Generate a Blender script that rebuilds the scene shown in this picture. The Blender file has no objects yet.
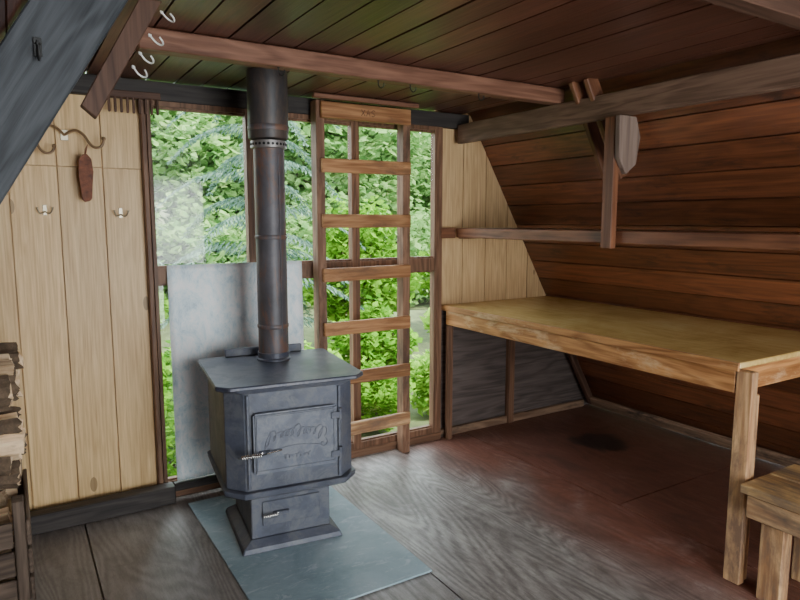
import bpy, bmesh, math, random
from mathutils import Vector, Matrix, Euler
random.seed(7)
S = bpy.context.scene
COL = S.collection

# ---------------------------------------------------------------- materials
def newmat(name):
    m = bpy.data.materials.new(name); m.use_nodes = True
    nt = m.node_tree
    for n in list(nt.nodes): nt.nodes.remove(n)
    out = nt.nodes.new('ShaderNodeOutputMaterial')
    b = nt.nodes.new('ShaderNodeBsdfPrincipled')
    nt.links.new(b.outputs[0], out.inputs[0])
    return m, nt, b, out

def math_n(nt, op, a, b=None, c=None, clamp=False):
    n = nt.nodes.new('ShaderNodeMath'); n.operation = op; n.use_clamp = clamp
    for i, v in enumerate((a, b, c)):
        if v is None: continue
        if isinstance(v, (int, float)): n.inputs[i].default_value = v
        else: nt.links.new(v, n.inputs[i])
    return n.outputs[0]

def ramp(nt, fac, stops):
    r = nt.nodes.new('ShaderNodeValToRGB')
    el = r.color_ramp.elements
    el[0].position = stops[0][0]; el[0].color = (*stops[0][1], 1)
    el[1].position = stops[-1][0]; el[1].color = (*stops[-1][1], 1)
    for p, c in stops[1:-1]:
        e = el.new(p); e.color = (*c, 1)
    nt.links.new(fac, r.inputs[0])
    return r.outputs[0]

def mixc(nt, fac, a, b, mode='MIX'):
    n = nt.nodes.new('ShaderNodeMix'); n.data_type = 'RGBA'; n.blend_type = mode
    if isinstance(fac, (int, float)): n.inputs[0].default_value = fac
    else: nt.links.new(fac, n.inputs[0])
    for i, v in ((6, a), (7, b)):
        if isinstance(v, tuple): n.inputs[i].default_value = (*v, 1)
        else: nt.links.new(v, n.inputs[i])
    return n.outputs[2]

def noise(nt, vec, scale, detail=5, rough=.55, dist=0.0):
    n = nt.nodes.new('ShaderNodeTexNoise')
    n.inputs['Scale'].default_value = scale; n.inputs['Detail'].default_value = detail
    n.inputs['Roughness'].default_value = rough; n.inputs['Distortion'].default_value = dist
    nt.links.new(vec, n.inputs['Vector'])
    return n.outputs[0]

def mapping(nt, vec, scale):
    n = nt.nodes.new('ShaderNodeMapping'); n.inputs['Scale'].default_value = scale
    nt.links.new(vec, n.inputs['Vector'])
    return n.outputs[0]

_wc = {}
def wood(name, c1, c2, axis, rough=.6, var=.25, worn=None, worn_amt=.5, figure=.5, spec=.3, k=1.0, knots=False, figk=55.0):
    key = (name, axis)
    if key in _wc: return _wc[key]
    m, nt, b, out = newmat(name + '_' + 'xyz'[axis])
    tc = nt.nodes.new('ShaderNodeTexCoord'); geo = nt.nodes.new('ShaderNodeNewGeometry')
    oi = nt.nodes.new('ShaderNodeObjectInfo')
    rnd = math_n(nt, 'FRACT', math_n(nt, 'ADD', math_n(nt, 'MULTIPLY', geo.outputs['Random Per Island'], 7.31), math_n(nt, 'MULTIPLY', oi.outputs['Random'], 3.17)))
    off = math_n(nt, 'MULTIPLY', rnd, 23.0)
    va = nt.nodes.new('ShaderNodeVectorMath'); va.operation = 'ADD'
    nt.links.new(tc.outputs['Object'], va.inputs[0]); nt.links.new(off, va.inputs[1])
    v = va.outputs[0]
    s1 = [6*k]*3; s1[axis] = .7
    s2 = [70*k]*3; s2[axis] = 2.5
    n1 = noise(nt, mapping(nt, v, s1), 1.0, 4, .5, .4)
    n2 = noise(nt, mapping(nt, v, s2), 1.0, 4, .6, .3)
    fig = math_n(nt, 'SINE', math_n(nt, 'MULTIPLY', n1, figk))
    fig = math_n(nt, 'MULTIPLY_ADD', fig, .5, .5)
    f = math_n(nt, 'ADD', math_n(nt, 'MULTIPLY', n2, 1-figure*.5), math_n(nt, 'MULTIPLY', fig, figure*.5))
    col = ramp(nt, f, [(.25, c1), (.75, c2)])
    if knots:
        vo = nt.nodes.new('ShaderNodeTexVoronoi'); vo.inputs['Scale'].default_value = 1.0
        sk = [5.0]*3; sk[axis] = 2.2
        nt.links.new(mapping(nt, v, sk), vo.inputs['Vector'])
        kf = math_n(nt, 'LESS_THAN', vo.outputs['Distance'], .09)
        col = mixc(nt, math_n(nt, 'MULTIPLY', kf, .65), col, tuple(x*.35 for x in c1))
    if worn:
        n3 = noise(nt, mapping(nt, v, [ (2.5 if i == axis else 9) for i in range(3)]), 1.0, 6, .7, .3)
        wf = ramp(nt, n3, [(.62-worn_amt*.3, (0, 0, 0)), (.72-worn_amt*.2, (1, 1, 1))])
        col = mixc(nt, wf, col, worn)
    val = math_n(nt, 'MULTIPLY_ADD', rnd, 2*var, 1-var)
    hs = nt.nodes.new('ShaderNodeHueSaturation')
    nt.links.new(col, hs.inputs['Color']); nt.links.new(val, hs.inputs['Value'])
    nt.links.new(hs.outputs[0], b.inputs['Base Color'])
    b.inputs['Roughness'].default_value = rough
    b.inputs['Specular IOR Level'].default_value = spec
    bp = nt.nodes.new('ShaderNodeBump'); bp.inputs['Strength'].default_value = .35; bp.inputs['Distance'].default_value = .004
    nt.links.new(f, bp.inputs['Height']); nt.links.new(bp.outputs[0], b.inputs['Normal'])
    _wc[key] = m
    return m

W = {
 'slope':  lambda a: wood('reddish_plank_wood', (.065,.021,.009), (.21,.070,.030), a, .30, .50, figure=.3, spec=.7, worn=(.050,.020,.011), worn_amt=.2),
 'ceil':   lambda a: wood('dark_plank_wood', (.040,.014,.009), (.112,.041,.025), a, .36, .45, figure=.25, spec=.5),
 'beam':   lambda a: wood('beam_wood', (.12,.048,.027), (.29,.138,.085), a, .55, .15),
 'purlin': lambda a: wood('dark_brown_beam_wood', (.045,.022,.014), (.125,.064,.042), a, .6, .15),
 'grey':   lambda a: wood('grey_brown_beam_wood', (.11,.060,.040), (.26,.155,.108), a, .6, .15),
 'gusset': lambda a: wood('weathered_gusset_wood', (.11,.072,.055), (.24,.17,.135), a, .65, .1),
 'dark':   lambda a: wood('dark_sill_wood', (.018,.015,.014), (.06,.05,.045), a, .6, .2),
 'rafter': lambda a: wood('dark_rafter_wood', (.022,.025,.029), (.068,.074,.083), a, .6, .1),
 'pine':   lambda a: wood('pine_panel_wood', (.52,.31,.125), (.84,.59,.295), a, .42, .10, figure=.24, knots=True, spec=.4, k=1.4, figk=65.0),
 'pine2':  lambda a: wood('brown_pine_panel_wood', (.44,.265,.12), (.72,.50,.265), a, .5, .10, figure=.24, knots=True, k=1.4, figk=65.0),
 'ply':    lambda a: wood('grey_plywood', (.055,.042,.038), (.14,.108,.095), a, .6, .1),
 'frame':  lambda a: wood('window_frame_wood', (.085,.040,.022), (.22,.115,.066), a, .5, .15),
 'rail':   lambda a: wood('dark_red_rail_wood', (.085,.032,.016), (.23,.095,.047), a, .45, .15),
 'ladder': lambda a: wood('ladder_rung_wood', (.22,.085,.030), (.56,.285,.125), a, .55, .2, worn=(.20,.10,.05), worn_amt=.3),
 'lrail':  lambda a: wood('ladder_rail_wood', (.12,.055,.030), (.32,.175,.105), a, .6, .15, worn=(.10,.055,.035), worn_amt=.5),
 'table':  lambda a: wood('worn_orange_wood', (.22,.082,.025), (.58,.285,.105), a, .5, .15, worn=(.58,.37,.20), worn_amt=.32),
 'leg':    lambda a: wood('worn_leg_wood', (.26,.115,.048), (.70,.44,.22), a, .6, .12, worn=(.20,.12,.075), worn_amt=.55),
 'bench':  lambda a: wood('worn_bench_wood', (.22,.11,.055), (.54,.34,.17), a, .55, .12, worn=(.13,.09,.065), worn_amt=.5),
 'base':   lambda a: wood('scuffed_base_wood', (.14,.078,.048), (.32,.20,.125), a, .6, .12, worn=(.06,.04,.03), worn_amt=.4),
 'seat':   lambda a: wood('bench_seat_wood', (.28,.16,.065), (.56,.37,.165), a, .42, .12, worn=(.17,.115,.075), worn_amt=.5),
 'log':    lambda a: wood('split_log_wood', (.48,.31,.17), (.90,.68,.44), a, .8, .35, worn=(.34,.21,.12), worn_amt=.2),
 'crate':  lambda a: wood('weathered_crate_wood', (.045,.030,.022), (.15,.105,.075), a, .7, .2),
}

def simple(name, col, rough=.5, metal=0., nscale=0, namt=.3, bump=0, spec=.5, dust=None, streak=False, damt=.85, lo=.46):
    m, nt, b, out = newmat(name)
    b.inputs['Roughness'].default_value = rough; b.inputs['Metallic'].default_value = metal
    b.inputs['Specular IOR Level'].default_value = spec
    if nscale:
        tc = nt.nodes.new('ShaderNodeTexCoord')
        n = noise(nt, tc.outputs['Object'], nscale, 6, .65, .2)
        c = ramp(nt, n, [(.3, tuple(x*(1-namt) for x in col)), (.7, tuple(min(1, x*(1+namt)) for x in col))])
        if dust:
            vv = mapping(nt, tc.outputs['Object'], (1.6, 1.6, .45)) if streak else tc.outputs['Object']
            n2 = noise(nt, vv, nscale*.9, 9, .78, .6)
            c = mixc(nt, ramp(nt, n2, [(lo, (0, 0, 0)), (lo+.12, (damt,)*3)]), c, dust)
        nt.links.new(c, b.inputs['Base Color'])
        if bump:
            bp = nt.nodes.new('ShaderNodeBump'); bp.inputs['Strength'].default_value = bump; bp.inputs['Distance'].default_value = .003
            nt.links.new(n, bp.inputs['Height']); nt.links.new(bp.outputs[0], b.inputs['Normal'])
    else:
        b.inputs['Base Color'].default_value = (*col, 1)
    return m

M_iron = simple('stove_iron', (.080,.090,.122), .52, .1, 9, .3, .15, dust=(.135,.14,.155))
M_irond = simple('stove_door_iron', (.110,.124,.162), .48, .1, 14, .25, .2, dust=(.18,.19,.21))
M_rel = simple('worn_relief_iron', (.135,.147,.18), .45, .15, 20, .25, .1)
M_top = simple('stove_top_iron', (.058,.065,.095), .34, .15, 6, .4, dust=(.13,.13,.145))
M_pipe = simple('pipe_steel', (.085,.080,.090), .5, .15, 5, .35, dust=(.19,.088,.048), streak=True, lo=.48)
M_pipeu = simple('upper_pipe_steel', (.048,.045,.048), .5, .2, 5, .3, dust=(.10,.070,.055), streak=True)
M_band = simple('pipe_band_steel', (.28,.26,.25), .4, .6, 12, .4)
M_hole = simple('dark_hole', (.01,.01,.01), .9)
M_carve = simple('carved_groove', (.10,.042,.02), .9)
M_chrome = simple('chrome_wire', (.80,.79,.76), .25, 1.0, 30, .1)
M_white = simple('white_hook_enamel', (.80,.80,.77), .35, 0, 30, .05)
M_brass = simple('aged_brass', (.50,.44,.33), .42, .8, 30, .2)
M_horn = simple('brown_horn', (.22,.135,.07), .4, .1, 18, .35)
M_blackh = simple('dark_iron_hook', (.03,.03,.03), .5, .5, 30, .2)
M_leather = simple('brown_leather', (.17,.050,.020), .65, 0, 40, .55, .6)
M_bark = simple('bark', (.12,.08,.05), .9, 0, 25, .6, .6)

def mat_hearth():
    m, nt, b, out = newmat('hearth_board')
    tc = nt.nodes.new('ShaderNodeTexCoord')
    n = noise(nt, tc.outputs['Object'], 3.5, 8, .65, .5)
    n2 = noise(nt, tc.outputs['Object'], 40, 4, .7)
    n3 = noise(nt, mapping(nt, tc.outputs['Object'], (3, 9, 1)), 2, 9, .8, 1.2)
    c = ramp(nt, n, [(.3, (.20,.31,.37)), (.5, (.31,.44,.50)), (.7, (.43,.54,.58))])
    c = mixc(nt, math_n(nt, 'MULTIPLY', n2, .22), c, (.20,.19,.18))
    c = mixc(nt, ramp(nt, n3, [(.54, (0, 0, 0)), (.62, (.6, .6, .6))]), c, (.58,.65,.68))
    nt.links.new(c, b.inputs['Base Color']); b.inputs['Roughness'].default_value = .5
    return m
def mat_sheet():
    m, nt, b, out = newmat('galvanised_sheet')
    tc = nt.nodes.new('ShaderNodeTexCoord')
    n = noise(nt, mapping(nt, tc.outputs['Object'], (4, 4, 3.0)), 1.8, 9, .78, .8)
    n2 = noise(nt, mapping(nt, tc.outputs['Object'], (26, 26, 12)), 1.0, 9, .85, .5)
    f = math_n(nt, 'ADD', math_n(nt, 'MULTIPLY', n, .55), math_n(nt, 'MULTIPLY', n2, .45))
    c = ramp(nt, f, [(.37, (.42,.56,.64)), (.44, (.64,.79,.86)), (.49, (.82,.92,.95)), (.55, (.97,.99,1.0))])
    nt.links.new(c, b.inputs['Base Color']); b.inputs['Roughness'].default_value = .5
    return m
def mat_floor():
    m, nt, b, out = newmat('worn_plywood_floor')
    tc = nt.nodes.new('ShaderNodeTexCoord'); geo = nt.nodes.new('ShaderNodeNewGeometry')
    off = math_n(nt, 'MULTIPLY', geo.outputs['Random Per Island'], 19.0)
    va = nt.nodes.new('ShaderNodeVectorMath'); va.operation = 'ADD'
    nt.links.new(tc.outputs['Object'], va.inputs[0]); nt.links.new(off, va.inputs[1]); v = va.outputs[0]
    n1 = noise(nt, mapping(nt, v, (2.4, .45, 1)), 1.0, 2, .5, .3)
    fig = math_n(nt, 'MULTIPLY_ADD', math_n(nt, 'SINE', math_n(nt, 'MULTIPLY', n1, 210.0)), .5, .5)
    n2 = noise(nt, mapping(nt, v, (50, 5, 1)), 1.0, 6, .72, .3)
    n4 = noise(nt, mapping(nt, v, (130, 26, 1)), 1.0, 6, .85, .2)
    big = noise(nt, tc.outputs['Object'], .9, 5, .6, .6)
    blot = noise(nt, mapping(nt, tc.outputs['Object'], (1.3, .75, 1)), 3.2, 10, .78, .5)
    sep = nt.nodes.new('ShaderNodeSeparateXYZ'); nt.links.new(tc.outputs['Object'], sep.inputs[0])
    xf = math_n(nt, 'ADD', sep.outputs[0], math_n(nt, 'MULTIPLY_ADD', big, 1.0, -.5))
    red = math_n(nt, 'MULTIPLY', math_n(nt, 'SUBTRACT', xf, 2.05), 2.2, clamp=True)
    wk = math_n(nt, 'SUBTRACT', 1.0, math_n(nt, 'MULTIPLY', math_n(nt, 'ABSOLUTE', math_n(nt, 'SUBTRACT', xf, 1.75)), .72), None, True)  # middle band: worn grey grain plus daylight painted into the floor colour
    base = mixc(nt, red, (.135,.116,.105), (.135,.050,.033))
    light = mixc(nt, red, (.44,.40,.37), (.28,.118,.080))
    f = math_n(nt, 'ADD', math_n(nt, 'MULTIPLY', fig, .125), math_n(nt, 'ADD', math_n(nt, 'MULTIPLY', n2, .42), math_n(nt, 'MULTIPLY', n4, .455)))
    f = ramp(nt, f, [(.38, (0, 0, 0)), (.61, (1, 1, 1))])
    wear_light = math_n(nt, 'MULTIPLY_ADD', wk, .58, .38)
    wear_light = math_n(nt, 'MULTIPLY', wear_light, ramp(nt, blot, [(.38, (1.0, 1.0, 1.0)), (.6, (.6, .6, .6))]))
    fw = math_n(nt, 'MULTIPLY', f, wear_light)
    col = mixc(nt, fw, base, light)
    dirt = ramp(nt, blot, [(.52, (0, 0, 0)), (.66, (1, 1, 1))])
    col = mixc(nt, math_n(nt, 'MULTIPLY', dirt, .5), col, (.070,.053,.047))
    pale = ramp(nt, blot, [(.36, (1, 1, 1)), (.47, (0, 0, 0))])
    col = mixc(nt, math_n(nt, 'MULTIPLY', math_n(nt, 'MULTIPLY', pale, math_n(nt, 'MULTIPLY', wk, math_n(nt, 'MULTIPLY_ADD', f, .85, .15))), .7), col, (.50,.475,.455))  # pale patches brighten the band, painting daylight over the worn grain
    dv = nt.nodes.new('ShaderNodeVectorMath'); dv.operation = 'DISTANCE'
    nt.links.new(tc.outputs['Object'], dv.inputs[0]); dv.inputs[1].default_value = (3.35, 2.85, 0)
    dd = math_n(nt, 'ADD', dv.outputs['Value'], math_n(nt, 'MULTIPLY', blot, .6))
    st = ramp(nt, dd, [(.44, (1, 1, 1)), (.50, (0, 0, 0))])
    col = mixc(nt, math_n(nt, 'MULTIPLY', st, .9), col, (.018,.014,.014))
    nt.links.new(col, b.inputs['Base Color'])
    rr = ramp(nt, blot, [(.3, (.28,.28,.28)), (.7, (.48,.48,.48))])
    nt.links.new(rr, b.inputs['Roughness'])
    bp = nt.nodes.new('ShaderNodeBump'); bp.inputs['Strength'].default_value = .2; bp.inputs['Distance'].default_value = .003
    nt.links.new(f, bp.inputs['Height']); nt.links.new(bp.outputs[0], b.inputs['Normal'])
    return m
def mat_tabletop():
    m, nt, b, out = newmat('yellowed_table_board')
    tc = nt.nodes.new('ShaderNodeTexCoord')
    n = noise(nt, tc.outputs['Object'], 2.2, 9, .68, .6)
    n2 = noise(nt, mapping(nt, tc.outputs['Object'], (50, 4, 50)), 1, 4, .6)
    f = math_n(nt, 'ADD', math_n(nt, 'MULTIPLY', n, .7), math_n(nt, 'MULTIPLY', n2, .3))
    c = ramp(nt, f, [(.33, (.46,.29,.085)), (.5, (.68,.47,.165)), (.67, (.80,.61,.28))])
    nt.links.new(c, b.inputs['Base Color']); b.inputs['Roughness'].default_value = .26
    return m
def mat_glass():
    m, nt, b, out = newmat('window_glass')
    nt.nodes.remove(b)
    t = nt.nodes.new('ShaderNodeBsdfTransparent'); t.inputs[0].default_value = (.97,.98,.97, 1)
    g = nt.nodes.new('ShaderNodeBsdfGlossy'); g.inputs['Roughness'].default_value = .08
    m2 = nt.nodes.new('ShaderNodeMixShader'); m2.inputs[0].default_value = .022
    nt.links.new(t.outputs[0], m2.inputs[1]); nt.links.new(g.outputs[0], m2.inputs[2])
    nt.links.new(m2.outputs[0], out.inputs[0])
    return m
def mat_leaf(name, c1, c2, trans=.45):
    m, nt, b, out = newmat(name)
    nt.nodes.remove(b)
    geo = nt.nodes.new('ShaderNodeNewGeometry'); oi = nt.nodes.new('ShaderNodeObjectInfo')
    r = math_n(nt, 'ADD', math_n(nt, 'MULTIPLY', geo.outputs['Random Per Island'], .6), math_n(nt, 'MULTIPLY', oi.outputs['Random'], .4))
    c = ramp(nt, r, [(.05, c1), (.95, c2)])
    d = nt.nodes.new('ShaderNodeBsdfDiffuse'); t = nt.nodes.new('ShaderNodeBsdfTranslucent')
    nt.links.new(c, d.inputs[0]); nt.links.new(c, t.inputs[0])
    mx = nt.nodes.new('ShaderNodeMixShader'); mx.inputs[0].default_value = trans
    nt.links.new(d.outputs[0], mx.inputs[1]); nt.links.new(t.outputs[0], mx.inputs[2])
    nt.links.new(mx.outputs[0], out.inputs[0])
    return m

# ---------------------------------------------------------------- geometry helpers
def link(o, parent=None):
    COL.objects.link(o)
    if parent is not None: o.parent = parent
    return o

def mesh_from(name, verts, faces, mats, fmats=None, smooth=False):
    me = bpy.data.meshes.new(name); me.from_pydata([tuple(v) for v in verts], [], faces)
    for m in (mats if isinstance(mats, (list, tuple)) else [mats]): me.materials.append(m)
    if fmats:
        for p, i in zip(me.polygons, fmats): p.material_index = i
    if smooth:
        for p in me.polygons: p.use_smooth = True
    me.update()
    return me

def tag(o, label=None, cat=None, kind=None, group=None):
    if label: o['label'] = label
    if cat: o['category'] = cat
    if kind: o['kind'] = kind
    if group: o['group'] = group
    return o

def thing(name, loc, label, cat, rotz=0, group=None):
    e = bpy.data.objects.new(name, None); e.location = loc; e.rotation_euler = (0, 0, rotz)
    e.empty_display_size = .1
    COL.objects.link(e); tag(e, label, cat, None, group)
    return e

def board(name, size, loc, mat, rot=(0, 0, 0), bevel=.004, parent=None, world=True, seg=1):
    bm = bmesh.new(); bmesh.ops.create_cube(bm, size=1)
    for v in bm.verts: v.co = Vector((v.co.x*size[0], v.co.y*size[1], v.co.z*size[2]))
    bv = min(bevel, min(size)*.3)
    if bv > 0: bmesh.ops.bevel(bm, geom=bm.edges[:], offset=bv, segments=seg, affect='EDGES')
    bmesh.ops.recalc_face_normals(bm, faces=bm.faces[:])
    me = bpy.data.meshes.new(name); bm.to_mesh(me); bm.free()
    if isinstance(mat, str): mat = W[mat](max(range(3), key=lambda i: size[i]))
    me.materials.append(mat)
    o = bpy.data.objects.new(name, me)
    loc = Vector(loc)
    if parent is not None and world: loc = loc - parent.location
    o.location = loc; o.rotation_euler = rot
    return link(o, parent)

def bx(name, x0, x1, y0, y1, z0, z1, mat, parent=None, bevel=.004, rot=(0, 0, 0)):
    return board(name, (x1-x0, y1-y0, z1-z0), ((x0+x1)/2, (y0+y1)/2, (z0+z1)/2), mat, rot, bevel, parent)

def poly_prism(bm, pts, a, b):
    v0 = [bm.verts.new(Vector(p)+a) for p in pts]; v1 = [bm.verts.new(Vector(p)+b) for p in pts]
    n = len(pts)
    bm.faces.new(v0); bm.faces.new(v1[::-1])
    for i in range(n):
        bm.faces.new((v0[i], v1[i], v1[(i+1) % n], v0[(i+1) % n]))

def bm_obj(name, bm, mat, parent=None, bevel=0, smooth=False, loc=(0, 0, 0)):
    if bevel: bmesh.ops.bevel(bm, geom=bm.edges[:], offset=bevel, segments=1, affect='EDGES')
    bmesh.ops.recalc_face_normals(bm, faces=bm.faces[:])
    me = bpy.data.meshes.new(name); bm.to_mesh(me); bm.free()
    for m in (mat if isinstance(mat, (list, tuple)) else [mat]): me.materials.append(m)
    if smooth:
        for p in me.polygons: p.use_smooth = True
    o = bpy.data.objects.new(name, me); o.location = loc
    return link(o, parent)

def tube(name, pts, r, mat, parent=None, loc=(0, 0, 0), res=4, splines=None, spline_type='POLY'):
    cu = bpy.data.curves.new(name, 'CURVE'); cu.dimensions = '3D'; cu.bevel_depth = r; cu.bevel_resolution = res-2
    cu.use_fill_caps = True
    for P in (splines or [pts]):
        sp = cu.splines.new(spline_type); sp.points.add(len(P)-1)
        for i, p in enumerate(P): sp.points[i].co = (*p, 1)
        if spline_type == 'NURBS': sp.use_endpoint_u = True; sp.order_u = 3; sp.resolution_u = 6
    tmp = bpy.data.objects.new('tmp', cu); COL.objects.link(tmp)
    dg = bpy.context.evaluated_depsgraph_get()
    me = bpy.data.meshes.new_from_object(tmp.evaluated_get(dg))
    bpy.data.objects.remove(tmp); bpy.data.curves.remove(cu)
    me.materials.clear(); me.materials.append(mat)
    for p in me.polygons: p.use_smooth = True
    o = bpy.data.objects.new(name, me); o.location = loc
    return link(o, parent)

def lathe(name, prof, mat, parent=None, loc=(0, 0, 0), seg=40, rot=(0, 0, 0)):
    vs, fs = [], []
    for r, z in prof:
        for i in range(seg):
            a = 2*math.pi*i/seg; vs.append((r*math.cos(a), r*math.sin(a), z))
    for j in range(len(prof)-1):
        for i in range(seg):
            fs.append((j*seg+i, j*seg+(i+1) % seg, (j+1)*seg+(i+1) % seg, (j+1)*seg+i))
    fs.append(tuple(range(seg))[::-1]); fs.append(tuple((len(prof)-1)*seg+i for i in range(seg)))
    me = mesh_from(name, vs, fs, mat)
    for p in me.polygons[:-2]: p.use_smooth = True
    me.set_sharp_from_angle(angle=math.radians(40))
    o = bpy.data.objects.new(name, me); o.location = loc; o.rotation_euler = rot
    return link(o, parent)

# ---------------------------------------------------------------- room shell
K = .59
XR, XL = 4.0, -1.15
CZ = 2.20
RX, RZ = 2.625, 2.56
Y0, YB = -1.6, 3.5
u_r = Vector((-K, 0, 1)).normalized(); n_r = Vector((u_r.z, 0, -u_r.x))
u_l = Vector((K, 0, 1)).normalized(); n_l = Vector((-u_l.z, 0, u_l.x))
def slope_wall(name, foot, u, nrm, length, w, mat, label, seed):
    rr = random.Random(seed)
    bm = bmesh.new(); s = 0; k = 0
    while s < length:
        o = Vector((foot, 0, 0)) + u*(s+.004)
        ww = w-.009
        e = nrm*rr.uniform(0, .007)
        cuts = [Y0, YB+.04] if k % 3 else [Y0, Y0+rr.uniform(.6, 1.8), YB+.04]
        for a, b2 in zip(cuts[:-1], cuts[1:]):
            p = [o+Vector((0, a, 0)), o+Vector((0, b2-.003, 0)), o+u*ww+Vector((0, b2-.003, 0)), o+u*ww+Vector((0, a, 0))]
            poly_prism(bm, p, e, nrm*.022)
        s += w; k += 1
    o = Vector((foot, 0, 0))
    p = [o+Vector((0, Y0, 0)), o+Vector((0, YB+.04, 0)), o+u*length+Vector((0, YB+.04, 0)), o+u*length+Vector((0, Y0, 0))]
    poly_prism(bm, p, nrm*.022, nrm*.05)
    ob = bm_obj(name, bm, mat)
    tag(ob, label, 'wall', 'structure')
    return ob
slope_wall('wall_right', XR, u_r, n_r, 3.05, .155, W['slope'](1), 'sloping A-frame wall of horizontal reddish-brown planks', 3)
slope_wall('wall_left', XL, u_l, n_l, 2.75, .155, W['ceil'](1), 'sloping A-frame wall of dark planks behind the rafter', 5)

bm = bmesh.new()
DX0, DX1, DZ = .35, 2.25, 2.02
for pts in ([(XL, 0, 0), (DX0, 0, 0), (DX0, 0, CZ), (XL+K*CZ, 0, CZ)], [(DX1, 0, 0), (XR, 0, 0), (XR-K*RZ, 0, RZ), (DX1, 0, RZ)], [(DX0, 0, DZ), (DX1, 0, DZ), (DX1, 0, CZ), (DX0, 0, CZ)]):
    poly_prism(bm, [(p[0], Y0-.05, p[2]) for p in pts], Vector((0, 0, 0)), Vector((0, .045, 0)))
tag(bm_obj('wall_front', bm, W['ceil'](2)), 'dark plank gable wall with an open doorway', 'wall', 'structure')

bm = bmesh.new(); x = -.05
rr = random.Random(11)
while x < RX-.02:
    z = CZ + rr.uniform(0, .004); xe = min(x+.132, RX)
    poly_prism(bm, [(x+.003, Y0, z), (xe, Y0, z), (xe, YB+.04, z), (x+.003, YB+.04, z)], Vector((0, 0, 0)), Vector((0, 0, .02)))
    x += .137
poly_prism(bm, [(-.05, Y0, CZ+.026), (RX, Y0, CZ+.026), (RX, YB+.04, CZ+.026), (-.05, YB+.04, CZ+.026)], Vector((0, 0, 0)), Vector((0, 0, .03)))
poly_prism(bm, [(2.45, Y0, CZ+.057), (2.47, Y0, CZ+.057), (2.47, Y0, RZ), (2.45, Y0, RZ)], Vector((0, 0, 0)), Vector((0, YB+.04-Y0, 0)))  # riser added to stop light leaking in past the ceiling edge
poly_prism(bm, [(2.40, Y0, RZ+.001), (2.60, Y0, RZ+.001), (2.60, Y0, RZ+.03), (2.40, Y0, RZ+.03)], Vector((0, 0, 0)), Vector((0, YB+.04-Y0, 0)))  # cap added above the riser, closing the roof gap against light
tag(bm_obj('ceiling', bm, W['ceil'](1)), 'low ceiling of dark stained planks', 'ceiling', 'structure')

bm = bmesh.new()
xs = [-1.2, -.99, .22, 1.44, 2.66, 4.08]
for i, (a, b2) in enumerate(zip(xs[:-1], xs[1:])):
    off = 2.12 if i % 2 == 0 else 1.0
    ys = [Y0, off, min(off+2.44, YB+.03), YB+.03] if off+2.44 < YB else [Y0, off, YB+.03]
    for c, d in zip(ys[:-1], ys[1:]):
        poly_prism(bm, [(a+.004, c+.004, 0), (b2-.004, c+.004, 0), (b2-.004, d-.004, 0), (a+.004, d-.004, 0)], Vector((0, 0, -.018)), Vector((0, 0, 0)))
poly_prism(bm, [(-1.2, Y0, -.06), (4.08, Y0, -.06), (4.08, YB+.03, -.06), (-1.2, YB+.03, -.06)], Vector((0, 0, 0)), Vector((0, 0, .04)))
tag(bm_obj('floor', bm, mat_floor()), 'worn scuffed plywood floor, grey-brown turning reddish', 'floor', 'structure')

fR = lambda x: (XR-x)/K
fL = lambda x: (x-XL)/K
def vboard(bm, x0, x1, z0, z1, f, y, th):
    a, b2 = min(z1, f(x0)), min(z1, f(x1))
    if max(a, b2) <= z0: return
    pts = [(x0, z0), (x1, z0), (x1, b2), (x0, a)]
    if a < z0 or b2 < z0:
        xc = x0 + (x1-x0)*(z0-f(x0))/(f(x1)-f(x0))
        if a < z0: pts = [(xc, z0), (x1, z0), (x1, b2)]
        else: pts = [(x0, z0), (xc, z0), (x0, a)]
    elif (a < z1) != (b2 < z1):
        xc = x0 + (x1-x0)*(z1-f(x0))/(f(x1)-f(x0))
        if a < z1: pts = [(x0, z0), (x1, z0), (x1, z1), (xc, z1), (x0, a)]
        else: pts = [(x0, z0), (x1, z0), (x1, b2), (xc, z1), (x0, z1)]
    poly_prism(bm, [(p[0], y, p[1]) for p in pts], Vector((0, 0, 0)), Vector((0, th, 0)))
bm = bmesh.new()
g = .003
edges = [-1.2, -1.0, -.8, -.6, -.4, -.2, .005, .21, .41, .61]
for a, b2 in zip(edges[:-1], edges[1:]):
    for z0, z1 in ((.02, 1.755), (1.760, CZ)):
        vboard(bm, max(a, XL+.02)+g, b2-g, z0, z1, fL, YB, .02)
poly_prism(bm, [(XL, YB+.021, 0), (.62, YB+.021, 0), (.62, YB+.021, CZ), (.2, YB+.021, CZ)], Vector((0, 0, 0)), Vector((0, .03, 0)))
n0 = len(bm.faces)
for a, b2 in zip([2.45, 2.65, 2.85, 3.05, 3.25, 3.45, 3.65], [2.65, 2.85, 3.05, 3.25, 3.45, 3.65, 3.85]):
    vboard(bm, a+g, b2-g, .90, CZ, fR, YB, .02)
bm.faces.ensure_lookup_table()
for f in bm.faces[n0:]: f.material_index = 2
poly_prism(bm, [(2.44, YB+.021, 0), (XR, YB+.021, 0), (XR-K*RZ, YB+.021, RZ), (2.44, YB+.021, RZ)], Vector((0, 0, 0)), Vector((0, .03, 0)))
nf = len(bm.faces)
for a, b2 in zip([2.45, 3.10], [3.10, 3.98]):
    vboard(bm, a+g, b2-g, .0, .897, fR, YB, .02)
bm.faces.ensure_lookup_table()
for f in bm.faces[nf:]: f.material_index = 1
tag(bm_obj('wall_back', bm, [W['pine'](2), W['ply'](0), W['pine2'](2)]), 'gable wall of knotty pine panelling with grey plywood below', 'wall', 'structure')

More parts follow.
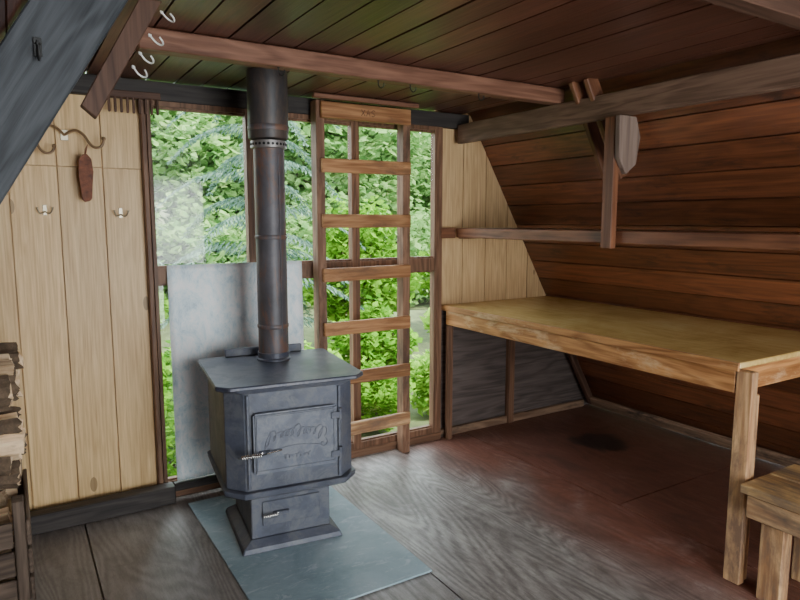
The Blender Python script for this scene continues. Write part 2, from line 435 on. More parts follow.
def structure(o, label, cat='trim'): return tag(o, label, cat, 'structure')
structure(bx('trim_1', .0, 2.66, 3.455, 3.50, 2.10, 2.195, 'dark'), 'dark header board above the windows')
structure(bx('trim_2', .595, 2.44, 3.44, 3.52, .0, .05, 'frame'), 'brown sill board beneath the windows')
structure(bx('trim_3', 2.402, 2.445, 3.45, 3.53, .05, 2.10, 'frame'), 'brown post at the edge of the windows')
structure(bx('trim_4', .592, .618, 3.45, 3.53, .05, 2.10, 'frame'), 'brown post beside the pine panelling')
structure(bx('trim_5', 3.06, 3.115, 3.455, 3.498, .0, .81, 'frame'), 'brown stud on the grey plywood under the table')
structure(bx('baseboard_back', 2.46, 3.88, 3.47, 3.498, .0, .055, 'base'), 'narrow scuffed board along the foot of the plywood', 'baseboard')
o = bx('baseboard_right', -.015, .015, Y0, 3.45, -.0, .08, 'base'); o.location.x = 3.91; o.rotation_euler = (0, math.atan(-K), 0); o.location.z = .055
structure(o, 'scuffed board along the foot of the sloping wall', 'baseboard')
structure(bx('baseboard_left', -.55, .66, 3.36, 3.44, .0, .095, 'dark'), 'dark timber sill along the foot of the pine panelling', 'baseboard')
o = board('trim_6', (.05, .04, .95), (XR-K*.45-.06, 3.43, .45), 'purlin', (0, math.atan(-K), 0)); structure(o, 'dark rafter foot in the corner below the table')

M_glass = mat_glass()
wx = [.62, 1.155, 1.8, 2.40]
for i in range(3):
    a, b2 = wx[i]+.001, wx[i+1]-.001
    bm = bmesh.new()
    def fr(x0, x1, z0, z1, y0=3.45, y1=3.50):
        poly_prism(bm, [(x0, y0, z0), (x1, y0, z0), (x1, y0, z1), (x0, y0, z1)], Vector((0, 0, 0)), Vector((0, y1-y0, 0)))
    s = .024 if i else .018
    s2 = .026 if i < 2 else .018
    fr(a, a+s, .05, 2.10); fr(b2-s2, b2, .05, 2.10)
    fr(a+s, b2-s2, 2.075, 2.10, 3.455); fr(a+s, b2-s2, 1.17, 1.25, 3.453); fr(a+s, b2-s2, .05, .09, 3.455)
    for z0, z1 in ((1.25, 1.262), (2.063, 2.075), (.09, .10), (1.158, 1.17)): fr(a+s, b2-s2, z0, z1, 3.47)
    w = bm_obj('window_%d' % (i+1), bm, W['frame'](2))
    tag(w, ['brown-framed window beside the pine panelling', 'brown-framed window behind the stove pipe', 'brown-framed window behind the ladder'][i], 'window', 'structure')
    for z0, z1 in ((1.263, 2.062), (.101, 1.157)):
        p = bx('window_pane', a+s+.001, b2-s2-.001, 3.482, 3.486, z0, z1, M_glass, None, 0)
        p.parent = w

# ---------------------------------------------------------------- beams
def T(o, label, cat, group=None): return tag(o, label, cat, None, group)
T(bx('roof_purlin', 2.55, 2.59, Y0, 3.44, 2.0, 2.12, 'grey'), 'grey-brown timber purlin along the sloping plank wall', 'beam')
T(bx('ceiling_beam', .44, 2.592, 2.53, 2.60, 2.121, 2.199, 'beam'), 'reddish-brown cross beam with small dark hooks', 'beam', 'ceiling cross beams')
T(bx('ceiling_beam', .40, 2.592, 1.10, 1.17, 2.121, 2.199, 'purlin'), 'dark brown cross beam near the ceiling edge', 'beam', 'ceiling cross beams')
ang = math.atan(.60)
c0 = Vector((-.944+.60*1.85, 2.03, 1.85)) + Vector((-math.cos(ang), 0, math.sin(ang)))*.095
raf = board('roof_rafter', (.19, .05, 2.6), c0 - Vector((math.sin(ang), 0, math.cos(ang)))*.62, 'rafter', (0, ang, 0), .005)
T(raf, 'dark blue-grey rafter rising along the sloping wall', 'rafter')
K2 = (.463-.251)/(2.196-1.813); a2 = math.atan(K2)
du = Vector((math.sin(a2), 0, math.cos(a2))); dn = Vector((-math.cos(a2), 0, math.sin(a2)))
bc = Vector((.251, 2.225, 1.813)) + du*.20 + dn*.03
bp_ = thing('brace_plank', bc, 'narrow dark brown slanted plank carrying white hooks', 'plank')
bm = bmesh.new()
e0 = Vector((.251, 2.21, 1.813)); e1 = Vector((.463, 2.21, 2.196))
pts = [e0, e1, e1 - Vector((.068, 0, 0)), e0 + dn*.055 + du*.012]
poly_prism(bm, [p-bc for p in pts], Vector((0, 0, 0)), Vector((0, .038, 0)))
bm_obj('plank_body', bm, W['purlin'](2), bp_, .003)

hb = thing('shelf_hanger', (2.57, 2.15, 1.36), 'wooden strut and weathered gusset bracket behind the purlin', 'bracket')
bx('strut', 2.508, 2.548, 2.115, 2.180, 1.36, 1.998, 'rail', hb)
for yy in (2.30, 2.40):
    board('brace_plank', (.075, .03, .56), (2.665, yy, 1.975), 'rail', (0, math.atan(-K), 0), .004, hb)
bm = bmesh.new()
poly_prism(bm, [(2.50, 0, 1.997), (2.62, 0, 1.997), (2.655, 0, 1.90), (2.63, 0, 1.77), (2.56, 0, 1.72), (2.505, 0, 1.80)], Vector((0, 2.082, 0)), Vector((0, 2.110, 0)))
for v in bm.verts: v.co -= hb.location
bm_obj('gusset', bm, W['gusset'](2), hb, .003)

sh = thing('wall_shelf', (2.57, 1.0, 1.38), 'long narrow dark reddish-brown shelf along the sloping wall', 'shelf')
bx('front_rail', 2.55, 2.59, Y0, 3.44, 1.385, 1.448, 'rail', sh)
bx('shelf_board', 2.592, 3.10, Y0, 3.44, 1.43, 1.447, 'slope', sh)
bx('wall_cleat', 2.43, 2.548, 3.44, 3.475, 1.38, 1.45, 'rail', sh)
bx('wall_cleat', 2.592, 3.10, 3.445, 3.475, 1.375, 1.428, 'rail', sh)

# ---------------------------------------------------------------- table
tb = thing('work_table', (2.85, 2.4, 0), 'long wooden table with yellowed top and worn orange apron', 'table')
bx('table_top', 2.465, 3.44, 1.405, 3.48, .905, .93, mat_tabletop(), tb, .004)
bx('apron', 2.47, 2.508, 1.425, 3.44, .80, .904, 'table', tb)
bx('edge_strip', 2.452, 2.464, 1.405, 3.48, .896, .932, 'table', tb, .002)
bx('apron', 2.512, 3.42, 1.425, 1.46, .80, .904, 'table', tb)
bx('leg', 2.468, 2.508, 1.352, 1.422, .0, .90, 'leg', tb)
bx('leg', 2.510, 2.546, 1.362, 1.422, .0, .80, 'leg', tb)
bx('leg', 2.47, 2.508, 3.40, 3.44, .0, .798, 'frame', tb)
bx('cross_rail', 2.51, 3.40, 2.30, 2.34, .81, .904, 'beam', tb)

be = thing('bench', (2.53, .6, 0), 'low plank bench with worn yellow-brown top beside the table leg', 'bench')
bx('seat', 2.395, 2.60, .0, 1.335, .43, .465, 'seat', be)
bx('seat', 2.606, 2.80, .0, 1.335, .43, .465, 'seat', be)
bx('apron', 2.405, 2.443, .02, 1.31, .335, .429, 'bench', be)
bx('apron', 2.446, 2.77, 1.272, 1.308, .335, .429, 'bench', be)
bx('leg', 2.446, 2.51, 1.18, 1.27, .0, .429, 'leg', be)
bx('leg', 2.71, 2.77, 1.18, 1.27, .0, .429, 'leg', be)
bx('leg', 2.446, 2.51, .05, .14, .0, .429, 'leg', be)
bx('leg', 2.71, 2.77, .05, .14, .0, .429, 'leg', be)

# ---------------------------------------------------------------- ladder
ld = thing('ladder', (1.81, 3.39, 0), 'fixed loft ladder of rough reddish-brown boards before the window', 'ladder')
for xx in (1.525, 2.10):
    bx('side_rail', xx-.026, xx+.026, 3.345, 3.425, .0, 2.17, 'lrail', ld)
for i, z in enumerate((2.115, 1.81, 1.495, 1.185, .865, .558, .24)):
    h = .078 if i else .09
    r_ = board('rung', (.592, .03, h), (1.815, 3.329, z), 'leg' if i == 6 else 'ladder', (0, random.uniform(-.008, .008), 0), .004, ld)
    if i == 0:   # letters carved into the top rung
        r_['label'] = 'top rung with carved letters'
        def L(x, segs): return [[(x+px*.024, 0, -.018+pz*.036) for px, pz in sg] for sg in segs]
        cs = L(-.045, [[(0, 0), (1, 1)], [(0, 1), (1, 0)]]) + L(-.012, [[(0, 0), (.5, 1), (1, 0)], [(.25, .4), (.75, .4)]]) + L(.021, [[(1, .9), (.5, 1), (0, .75), (.5, .5), (1, .25), (.5, 0), (0, .1)]])
        tube('carving', None, .0022, M_carve, r_, (0, -.0148, 0), 4, cs)
T(bx('loft_plank', 1.47, 2.16, 3.30, 3.34, 2.172, 2.198, 'beam'), 'short brown plank above the top ladder rung', 'plank')

# ---------------------------------------------------------------- hearth + sheet
ph = bx('hearth_pad', .71, 1.45, 2.10, 3.31, .001, .010, mat_hearth(), None, .002)
T(ph, 'blue-grey scuffed fireproof board under the wood stove', 'hearth')
nx, nz = 24, 36; vs = []; fs = []
for j in range(nz+1):
    for i in range(nx+1):
        x = i/nx*.75; z = j/nz*1.165
        y = .0015*math.sin(x*9+z*2) + .0015*math.sin(z*6+1)
        vs.append((x, y - (1-z/1.165)*.02, z))
for j in range(nz):
    for i in range(nx):
        a = j*(nx+1)+i; fs.append((a, a+1, a+nx+2, a+nx+1))
me = mesh_from('heat_shield', vs, fs, mat_sheet(), smooth=True)
hs = bpy.data.objects.new('heat_shield', me); hs.location = (.68, 3.425, .102); link(hs)
md = hs.modifiers.new('thick', 'SOLIDIFY'); md.thickness = .002
T(hs, 'pale blue-white weathered metal sheet leaning on the window behind the stove', 'heat shield')
T(bx('wood_strip', .66, 1.45, 3.385, 3.427, .055, .098, 'dark'), 'dark wooden strip the metal sheet stands on', 'strip')

# ---------------------------------------------------------------- stove
st = thing('wood_stove', (1.05, 2.835, .011), 'dusty blue-grey cast-iron pedestal wood stove with embossed door', 'stove', math.radians(-7))
def lp(name, pts_bottom, pts_top, z0, z1, mat, parent, bev=.005):
    bm = bmesh.new()
    a = [bm.verts.new((x, y, z0)) for x, y in pts_bottom]; b_ = [bm.verts.new((x, y, z1)) for x, y in pts_top]
    n = len(a); bm.faces.new(a[::-1]); bm.faces.new(b_)
    for i in range(n): bm.faces.new((a[i], a[(i+1) % n], b_[(i+1) % n], b_[i]))
    return bm_obj(name, bm, mat, parent, bev)
def oct_(w, d, c, dy=0):
    return [(-w+c, -d+dy), (w-c, -d+dy), (w, -d+c+dy), (w, d-.02+dy), (w-.02, d+dy), (-w+.02, d+dy), (-w, d-.02+dy), (-w, -d+c+dy)]
def rect_(w, d, dy=0): return [(-w, -d+dy), (w, -d+dy), (w, d+dy), (-w, d+dy)]
lp('pedestal', rect_(.185, .20), rect_(.185, .20), .05, .262, M_iron, st)
lp('base_foot', rect_(.235, .245), rect_(.225, .235), .0, .028, M_iron, st)
lp('base_flare', rect_(.222, .232), rect_(.188, .203), .028, .05, M_iron, st, .002)
body = lp('body', oct_(.292, .292, .075), oct_(.292, .292, .075), .318, .775, M_iron, st)
lp('firebox_bottom', oct_(.235, .25, .05), oct_(.300, .305, .07), .262, .290, M_iron, st, .002)
lp('lower_skirt', oct_(.302, .308, .075), oct_(.306, .312, .075), .291, .318, M_iron, st, .003)
lp('top_plate', oct_(.333, .325, .05), oct_(.333, .325, .05), .776, .796, M_top, st, .005)
lp('top_rim', oct_(.300, .300, .075), oct_(.318, .312, .06), .755, .775, M_iron, st, .003)
for sx in (-1, 1):
    board('front_flange', (.014, .010, .42), (sx*.205, -.297, .54), M_iron, (0, 0, 0), .003, st, False)
door = board('door', (.375, .028, .270), (.0, -.312, .535), M_irond, (0, 0, 0), .008, st, False, 2)
def frame_mesh(name, w, h, t, y0, y1, mat, parent, loc):
    bm = bmesh.new()
    for x0, x1, z0, z1 in ((-w, -w+t, -h, h), (w-t, w, -h, h), (-w+t, w-t, h-t, h), (-w+t, w-t, -h, -h+t)):
        poly_prism(bm, [(x0, y0, z0), (x1, y0, z0), (x1, y0, z1), (x0, y0, z1)], Vector((0, 0, 0)), Vector((0, y1-y0, 0)))
    return bm_obj(name, bm, mat, parent, 0, False, loc)
frame_mesh('door_moulding', .175, .122, .006, -.004, .0, M_irond, door, (0, -.0145, 0))
spl = []
n = 220; P = []
for i in range(n+1):
    t = i/n; x = -.135+.265*t
    amp = .015+.017*max(0, math.sin(t*15+.6))**2+(.018 if t < .07 else 0)
    th = t*66+.8*math.sin(t*19)
    zz = .022*math.sin(math.pi*t) + amp*math.cos(th)
    P.append((x + .011*math.sin(th) + .35*zz, 0, zz + .018))
spl.append(P)
for sx in (-1, 1):
    spl.append([(sx*(.120 + .0032*q*math.cos(q)), 0, -.030 + .0032*q*math.sin(q)) for q in [k_*.5 for k_ in range(1, 16)]])
spl.append([(-.10, 0, -.034), (-.05, 0, -.024), (0, 0, -.020), (.05, 0, -.024), (.10, 0, -.034)])
P = []
for i in range(80):
    t = i/79; P.append((-.06+.12*t+.006*math.sin(t*44), 0, -.068+(.007+.003*math.sin(t*13))*math.cos(t*44)))
spl.append(P)
tube('relief', None, .0024, M_rel, door, (0, -.0144, 0), 4, spl, 'NURBS')
for z in (.09, -.09):
    lathe('hinge', [(.0, -.025), (.011, -.025), (.011, .025), (.0, .025)], M_iron, door, (.202, -.004, z), 16)
    board('hinge_strap', (.04, .006, .03), (.176, -.017, z), M_iron, (0, 0, 0), .002, door, False)
def coil(n, r, L): return [(r*math.cos(t)*1.0, r*math.sin(t), L*t/(2*math.pi*n)) for t in [2*math.pi*n*i/(n*10) for i in range(n*10+1)]]
pts = [(-z_, y_, x_) for x_, y_, z_ in coil(10, .0085, .085)]
hd = tube('handle', pts, .0028, M_chrome, door, (-.160, -.045, -.035), 4)
hd['label'] = 'bright coiled wire handle'
tube('handle_stem', [(.03, .01, 0), (0, 0, 0), (-.10, 0, 0)], .003, M_blackh, hd, (0, 0, 0), 4)
tube('handle_stem', [(.02, 0, .004), (.09, .02, .004)], .004, M_chrome, hd, (0, 0, 0), 4)
board('latch', (.05, .02, .018), (-.145, -.024, -.035), M_iron, (0, 0, 0), .003, door, False)
ash = board('ash_drawer', (.27, .010, .115), (0, -.203, .165), M_iron, (0, 0, 0), .004, st, False)
pts = [(-z_, y_, x_) for x_, y_, z_ in coil(8, .0085, .065)]
h2 = tube('handle', pts, .0028, M_chrome, ash, (-.07, -.032, .0), 4); h2['label'] = 'bright coiled wire handle'
board('latch', (.07, .022, .016), (-.05, -.014, .0), M_iron, (0, 0, 0), .003, ash, False)
lathe('flue_collar', [(.084, .0), (.084, .008), (.078, .014), (.078, .04)], M_top, st, (.02, .165, .7965), 40)
board('rear_shield', (.40, .02, .04), (0, .30, .817), M_iron, (0, 0, 0), .004, st, False)

pp = thing('stove_pipe', (1.091, 2.995, .848), 'dusty dark steel stove pipe with rusty stains rising to the ceiling', 'stove pipe')
lathe('lower_pipe', [(.074, 0), (.074, 1.03)], M_pipe, pp, (0, 0, 0))
lathe('pipe_band', [(.0745, .0), (.0775, .004), (.0775, .016), (.0745, .02)], M_pipe, pp, (0, 0, .12))
lathe('pipe_band', [(.0745, .0), (.0775, .004), (.0775, .016), (.0745, .02)], M_pipe, pp, (0, 0, .56))
u_ = lathe('upper_pipe', [(.074, -.012), (.094, -.006), (.096, 0), (.096, .305)], M_pipeu, pp, (0, 0, 1.045))
u_['label'] = 'wider black insulated upper pipe'
lathe('pipe_band', [(.0965, .0), (.099, .004), (.099, .022), (.0965, .026)], M_pipe, pp, (0, 0, 1.075))
bm = bmesh.new()
pc = lathe('perforated_collar', [(.0755, .0), (.0865, .003), (.0865, .036), (.0755, .038)], M_band, pp, (0, 0, .992))
pc['label'] = 'bright perforated vent collar'
for k in range(26):
    a = 2*math.pi*k/26
    M = Matrix.Translation((.0868*math.cos(a), .0868*math.sin(a), .0195)) @ Matrix.Rotation(a, 4, 'Z') @ Matrix.Rotation(math.pi/2, 4, 'Y')
    bmesh.ops.create_cone(bm, cap_ends=True, segments=10, radius1=.0065, radius2=.0065, depth=.0012, matrix=M)
o = bm_obj('vent_holes', bm, M_hole, pc)
tube('pipe_seam', [(.02, -.0745, 0.09), (.02, -.0745, .97)], .003, M_pipe, pp)

# ---------------------------------------------------------------- hooks
def wire_hook(name, loc, mat, label, rot=(0, 0, 0), s=1.0, group=None, r=.0030):
    e = thing(name, loc, label, 'hook', 0, group); e.rotation_euler = rot
    pts = [(0, 0, .014), (0, 0, -.010), (0, -.004, -.022), (0, -.014, -.032), (0, -.026, -.030), (0, -.034, -.018), (0, -.033, -.004)]
    tube('hook_wire', [tuple(c*s for c in p) for p in pts], r*s, mat, e, (0, 0, 0), 4, None, 'NURBS')
    lathe('hook_collar', [(.0, .006), (.006*s, .006), (.006*s, .010), (0, .010)], mat, e, (0, 0, 0), 12)
    return e
for i, (xx, zz) in enumerate(((.468, 2.172), (.428, 2.095), (.395, 2.035), (.372, 1.99))):
    wire_hook('screw_hook', (xx+.0, 2.228, zz-.012), M_white, 'white enamelled screw hook on the slanted brown plank', (0, math.radians(-50), math.radians(20+i*9)), 1.0, 'white screw hooks on the slanted plank')
for xx in (.98, 1.45, 1.62, 2.02):
    wire_hook('screw_hook', (xx, 2.552, 2.113), M_blackh, 'small dark screw hook under the cross beam', (0, 0, math.radians(40)), .8, 'dark screw hooks on the cross beam')
def ball(name, loc, r, mat, par):
    lathe(name, [(.0005, -r), (.7*r, -.7*r), (r, 0), (.7*r, .7*r), (.0005, r)], mat, par, loc, 12)
def coat_hook(loc, label):
    e = thing('coat_hook', loc, label, 'hook', 0, 'metal coat hooks on the pine panelling')
    board('plate', (.018, .004, .05), (0, -.002, 0), M_brass, (0, 0, 0), .0015, e, False)
    a = []
    for sx in (-1, 1):
        a.append([(0, -.006, -.006), (sx*.012, -.016, -.018), (sx*.026, -.028, -.014), (sx*.032, -.034, .006)])
    tube('prongs', None, .0032, M_brass, e, (0, 0, 0), 4, a, 'NURBS')
    for sx in (-1, 1): ball('knob', (sx*.032, -.034, .009), .005, M_brass, e)
for loc in ((.147, 3.498, 1.548), (.482, 3.498, 1.536)):
    coat_hook(loc, 'small double metal coat hook screwed to pine panel')
bh = thing('horn_hook', (.25, 3.497, 1.905), 'large curved brown antler-like hook with knobbed ends', 'hook')
board('plate', (.035, .006, .05), (0, -.003, 0), M_brass, (0, 0, 0), .002, bh, False)
tube('horns', None, .0062, M_horn, bh, (0, 0, 0), 5, [
    [(0, -.008, .0), (-.03, -.03, .035), (-.075, -.06, .035), (-.115, -.075, -.01), (-.12, -.08, -.065), (-.09, -.085, -.10), (-.055, -.085, -.09), (-.05, -.085, -.065)],
    [(0, -.008, .0), (.04, -.03, .030), (.08, -.06, .005), (.10, -.08, -.045), (.13, -.09, -.065), (.16, -.095, -.045), (.162, -.095, -.02)]], 'NURBS')
ball('knob', (-.05, -.085, -.062), .0105, M_horn, bh); ball('knob', (.162, -.095, -.016), .0105, M_horn, bh)
ls = thing('leather_strap', (.325, 3.410, 1.60), 'reddish-brown rough leather sheath hanging from the curved hook', 'sheath')
bm = bmesh.new()
prof = [(-.022, .0), (-.010, -.014), (.012, -.008), (.022, .004), (.026, .06), (.034, .13), (.028, .19), (.010, .214), (-.010, .21), (-.028, .185), (-.030, .10), (-.024, .05)]
poly_prism(bm, [(x, 0, z) for x, z in prof], Vector((0, -.008, 0)), Vector((0, .008, 0)))
bm_obj('sheath_body', bm, M_leather, ls, .002)
tube('hanging_loop', [(0, 0, .20), (.004, 0, .235), (.018, .008, .262), (.010, 0, .235), (0, 0, .20)], .0025, M_leather, ls, (0, 0, 0), 4)
rh = wire_hook('rafter_hook', (.094, 1.995, 1.957), M_blackh, 'rusty iron hook on the blue-grey rafter', (0, 0, 0), 1.2)
board('plate', (.02, .004, .05), (0, .004, 0), M_blackh, (0, 0, 0), .001, rh, False)
pr = thing('peg_rail', (.56, 3.44, 2.10), 'small dark peg rack fixed to the header board', 'rack')
board('rail', (.26, .018, .035), (.56, 3.444, 2.115), 'purlin', (0, -.02, 0), .003, pr)
for i in range(9):
    board('peg', (.012, .014, .075), (.448+i*.028, 3.437, 2.062), 'purlin', (0, 0, 0), .003, pr)

# ---------------------------------------------------------------- firewood
rk = thing('firewood_crate', (-.24, 2.98, 0), 'dark weathered plank crate holding stacked firewood', 'crate')
for xx in (-.045, -.46):
    for yy in (2.74, 3.26):
        bx('post', xx-.02, xx+.02, yy-.035, yy+.035, 0, .44, 'crate', rk)
for z in (.03, .145, .26):
    bx('slat', -.024, -.008, 2.70, 3.30, z, z+.10, 'crate', rk)
    bx('slat', -.44, -.068, 2.70, 2.718, z, z+.10, 'crate', rk)
bx('bottom_board', -.47, -.068, 2.79, 3.21, .02, .035, 'crate', rk)
def split_log(r, L, rng):
    bm = bmesh.new()
    a0 = math.radians(rng.uniform(60, 140)); n = 6
    prof = [(0, 0)] + [(r*math.cos(a0*(i/n-.5))*rng.uniform(.85, 1.1), r*math.sin(a0*(i/n-.5))*rng.uniform(.9, 1.1)) for i in range(n+1)]
    rings = []
    for k in range(7):
        t = k/6; jx = rng.uniform(-.005, .005); sc = rng.uniform(.85, 1.1)
        rings.append([bm.verts.new((L*(t-.5)+(rng.uniform(-.012, .012) if k in (0, 6) else 0), p[0]*sc-r*.5+jx, p[1]*sc+rng.uniform(-.004, .004))) for p in prof])
    m = len(prof)
    for k in range(6):
        for i in range(m):
            f = bm.faces.new((rings[k][i], rings[k][(i+1) % m], rings[k+1][(i+1) % m], rings[k+1][i]))
            f.material_index = 1 if 1 <= i < m-1 else 0
    bm.faces.new(rings[0][::-1]); bm.faces.new(rings[-1])
    return bm
rng = random.Random(9)
z = .090; row = 0
while z < .93:
    y = 2.85 + (row % 2)*.03
    while y < 3.20:
        r = rng.uniform(.040, .056)
        xo = -.25 if z < .45 else -.180
        o = bm_obj('firewood_log', split_log(r, .33+rng.uniform(-.05, .03), rng), [W['log'](0), M_bark])
        rx_ = rng.choice((0.0, .4, 3.3, 3.9, 2.5)) + rng.uniform(-.3, .3) + (math.pi if y < 2.9 else 0)
        o.location = (xo+rng.uniform(-.03, .02), y, z)
        o.rotation_euler = (rx_, rng.uniform(-.04, .04), rng.uniform(-.10, .10) if z > .45 else rng.uniform(-.02, .02))
        T(o, 'split firewood log stacked in the crate', 'firewood', 'stacked firewood logs')
        y += .090
    z += .076; row += 1

# ---------------------------------------------------------------- outside
M_leafA = mat_leaf('broad_leaf', (.055,.19,.012), (.28,.54,.05))
M_leafB = mat_leaf('pale_leaf', (.12,.32,.03), (.46,.72,.12))
M_leafC = mat_leaf('woodland_leaf', (.09,.24,.06), (.36,.54,.20))
M_needle = mat_leaf('conifer_needle', (.05,.11,.08), (.24,.36,.28), .3)
M_ground = simple('forest_ground', (.085,.11,.04), .9, 0, 3, .6)
vs = []; fs = []; GX, GY = 40, 34
for j in range(GY+1):
    for i in range(GX+1):
        X = -30 + i*2.2; Y = 3.62 + j*1.6
        Z = -.35 if Y < 15 else -.35 + (Y-15)*.16
        if Y > 9: Z += .25*math.sin(X*.7+Y*.4)
        vs.append((X, Y, Z))
for j in range(GY):
    for i in range(GX):
        a = j*(GX+1)+i; fs.append((a, a+1, a+GX+2, a+GX+1))
gr = bpy.data.objects.new('ground', mesh_from('ground', vs, fs, M_ground)); link(gr)
tag(gr, 'green mossy ground outside rising to a hillside', 'ground', 'structure')
def add_leaves(vs, fs, fm, rg, n, cen, rx, rz, leaf, seed):
    for i in range(n):
        a = rg.uniform(0, 6.283); rr_ = rg.random()**.45; ph_ = math.acos(rg.uniform(-1, 1))
        lump = .8+.15*math.sin(3*a+seed)+.15*math.sin(5*ph_+seed)
        c = Vector((rx*rr_*lump*math.sin(ph_)*math.cos(a), rx*rr_*lump*math.sin(ph_)*math.sin(a), rz*(1+rr_*lump*math.cos(ph_)))) + cen
        rot = Euler((rg.uniform(-.8, .8), rg.uniform(-.8, .8), rg.uniform(0, 6.28))).to_matrix()
        l = leaf*rg.uniform(.6, 1.3); w = l*.36
        b0 = len(vs)
        for p in ((-l/2, 0, 0), (-l*.1, w, -.12*l), (l/2, 0, -.15*l), (-l*.1, -w, -.12*l)): vs.append(c+rot @ Vector(p))
        fs += [(b0, b0+1, b0+2), (b0, b0+2, b0+3)]; fm += [0, 0]
def shrub_mesh(name, n, rx, rz, leaf, seed, mat):
    rg = random.Random(seed); vs = []; fs = []; fm = []
    add_leaves(vs, fs, fm, rg, n, Vector((0, 0, 0)), rx, rz, leaf, seed)
    for k in range(7):
        a = k*.9; tx, ty, tz = rx*.5*math.cos(a), rx*.5*math.sin(a), rz*1.3
        b0 = len(vs); w = .008
        for (x, y, z_) in ((0, 0, 0), (tx, ty, tz)):
            for dx, dy in ((-w, -w), (w, -w), (0, w)): vs.append(Vector((x*1.0+dx, y+dy, z_)))
        for i in range(3): fs.append((b0+i, b0+(i+1) % 3, b0+3+(i+1) % 3, b0+3+i)); fm.append(1)
    return mesh_from(name, vs, fs, [mat, M_bark], fm)
sm = [shrub_mesh('shrub', 3600, .62, .55, .095, 1, M_leafA), shrub_mesh('shrub', 2800, .60, .55, .13, 2, M_leafB), shrub_mesh('shrub', 6500, 1.0, 1.05, .14, 6, M_leafA)]
rg = random.Random(21)
def put_shrub(k, x, y, z_, s):
    o = bpy.data.objects.new('shrub', sm[k]); o.location = (x, y, z_); o.scale = (s, s, s*rg.uniform(.9, 1.15)); o.rotation_euler = (0, 0, rg.uniform(0, 6.28)); link(o)
    T(o, ['leafy green shrub growing outside the window', 'pale green broad-leaved shrub outside the window', 'tall green leafy bush in the woods'][k], 'shrub', 'shrubs outside the windows')
for i, (xx, yy, s) in enumerate(((.9, 4.7, .62), (1.75, 4.65, .7), (2.6, 4.75, .66), (3.4, 4.8, .62), (1.25, 5.6, .8), (2.3, 5.6, .75), (3.3, 5.9, .9), (4.5, 5.9, .95))):
    put_shrub(i % 2, xx, yy, -.35, s)
for i, (xx, yy, s) in enumerate(((1.0, 8.3, .8), (4.2, 8.0, .9), (6.2, 8.0, .9))):
    put_shrub(2, xx, yy, -.35, s)
vs = []; fs = []; fm = []
rw = random.Random(77)
for i in range(24):
    yy = rw.uniform(11.6, 13); xx = yy*(i/23*.95)-.8
    add_leaves(vs, fs, fm, rw, 1600, Vector((xx, yy, -.6)), rw.uniform(1.0, 1.3), rw.uniform(1.0, 1.5), .18, i)
for i in range(26):
    yy = rw.uniform(14, 17.5); xx = yy*(i/25*.95)-.5
    if xx/yy < .30 and rw.random() < .3: continue
    add_leaves(vs, fs, fm, rw, 3200, Vector((xx, yy, rw.uniform(-.4, 1.8))), rw.uniform(1.7, 2.5), rw.uniform(1.6, 2.7), .25, i)
o = bpy.data.objects.new('woodland_foliage', mesh_from('woodland_foliage', vs, fs, [M_leafC])); link(o)
tag(o, 'sunlit pale green woodland foliage behind the shrubs', 'foliage', 'stuff')
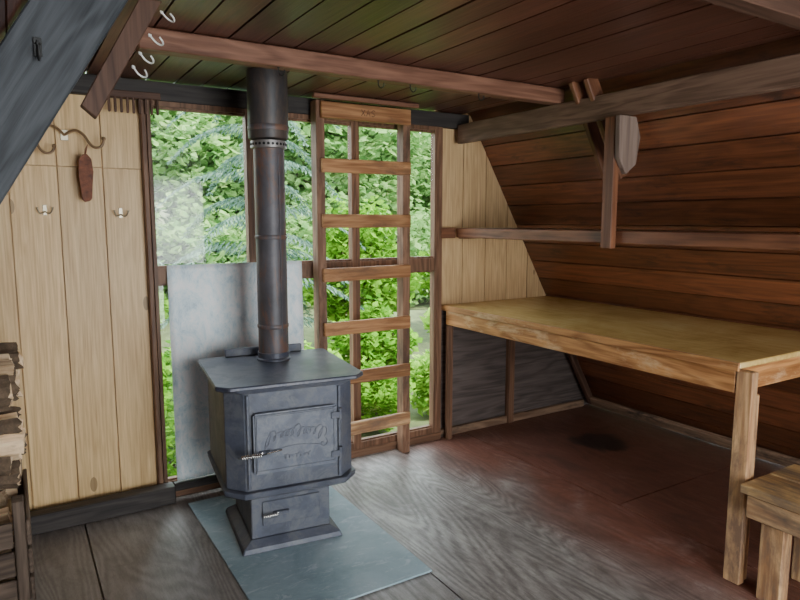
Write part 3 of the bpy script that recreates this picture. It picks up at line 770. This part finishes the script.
def conifer(loc, h, seed, label, spread=1.6, nw=.010):
    rg2 = random.Random(seed)
    e = thing('conifer_tree', loc, label, 'tree', 0, 'conifers outside the windows')
    lathe('trunk', [(.055, 0), (.045, h*.5), (.012, h)], M_bark, e, (0, 0, 0), 12)
    vs = []; fs = []
    def quad(c, d, l, w, nrm):
        side = d.cross(nrm)
        if side.length < 1e-4: side = Vector((1, 0, 0))
        side.normalize(); b0 = len(vs)
        vs.extend([c, c+d*l*.5+side*w, c+d*l, c+d*l*.5-side*w]); fs.append((b0, b0+1, b0+2, b0+3))
    for k in range(54):
        z_ = h*(.10+.88*k/54); L_ = (1-.8*z_/h)*spread+.1; a = k*2.4+rg2.uniform(-.3, .3)
        dr = Vector((math.cos(a), math.sin(a), 0)); p = Vector((0, 0, z_))
        N = 20
        for j in range(N):
            t = j/N; q = p + dr*L_*t + Vector((0, 0, .18*math.sin(t*2.2)*L_*.6 - .5*t*t*L_))
            quad(q, (dr+Vector((0, 0, -.4*t))).normalized(), L_/N*1.4, .010, Vector((0, .3, 1)))
            wl = (.26*(1-t)+.10)*L_*.5
            for sgn in (-1, 1, .4, -.4):
                d = (Vector((-dr.y, dr.x, 0))*sgn + dr*.7 + Vector((0, 0, -.55+rg2.uniform(-.2, .1)))).normalized()
                for q2 in range(4):
                    c = q + d*wl*q2/4
                    dd = (d+Vector((rg2.uniform(-.3, .3), rg2.uniform(-.3, .3), rg2.uniform(-.5, .0)))).normalized()
                    quad(c, dd, wl*.5, nw, Vector((rg2.uniform(-1, 1), rg2.uniform(-1, 1), rg2.uniform(-1, 1))))
    o = bpy.data.objects.new('foliage', mesh_from('foliage', vs, fs, M_needle)); link(o, e)
    o['kind'] = 'stuff'
conifer((2.52, 7.3, -.35), 6.4, 5, 'drooping conifer whose branches hang before the window', 1.55)
conifer((.5, 10.4, -.35), 7.4, 9, 'taller drooping conifer behind the shrubs', 1.9, .012)

# ---------------------------------------------------------------- light
w = bpy.data.worlds.new('World'); S.world = w; w.use_nodes = True
nt = w.node_tree; bg = nt.nodes['Background']
tc = nt.nodes.new('ShaderNodeTexCoord'); sep = nt.nodes.new('ShaderNodeSeparateXYZ'); nt.links.new(tc.outputs['Generated'], sep.inputs[0])
c = ramp(nt, sep.outputs[2], [(.0, (.78,.88,.92)), (.35, (.84,.93,1.0))])
nt.links.new(c, bg.inputs[0]); bg.inputs[1].default_value = 8.5
sd = bpy.data.lights.new('sun', 'SUN'); sd.energy = 13; sd.angle = .03; sd.color = (1, .95, .82)
so = bpy.data.objects.new('sun', sd); so.rotation_euler = (math.radians(35), math.radians(18), math.radians(15)); link(so)
ad = bpy.data.lights.new('doorway_daylight', 'AREA'); ad.shape = 'RECTANGLE'; ad.size = 1.85; ad.size_y = 1.9; ad.energy = 88; ad.color = (1.0,.985,.97)
ao = bpy.data.objects.new('doorway_daylight', ad); ao.location = (1.3, Y0-.08, 1.03); ao.rotation_euler = (math.radians(90), 0, 0); link(ao)

# ---------------------------------------------------------------- camera
cd = bpy.data.cameras.new('camera'); cd.sensor_width = 36; cd.lens = 632/800*36; cd.clip_start = .02
co = bpy.data.objects.new('camera', cd); co.location = (0, 0, 1.5)
co.rotation_euler = (math.radians(90-7.2), 0, math.radians(-31.5)); link(co)
S.camera = co
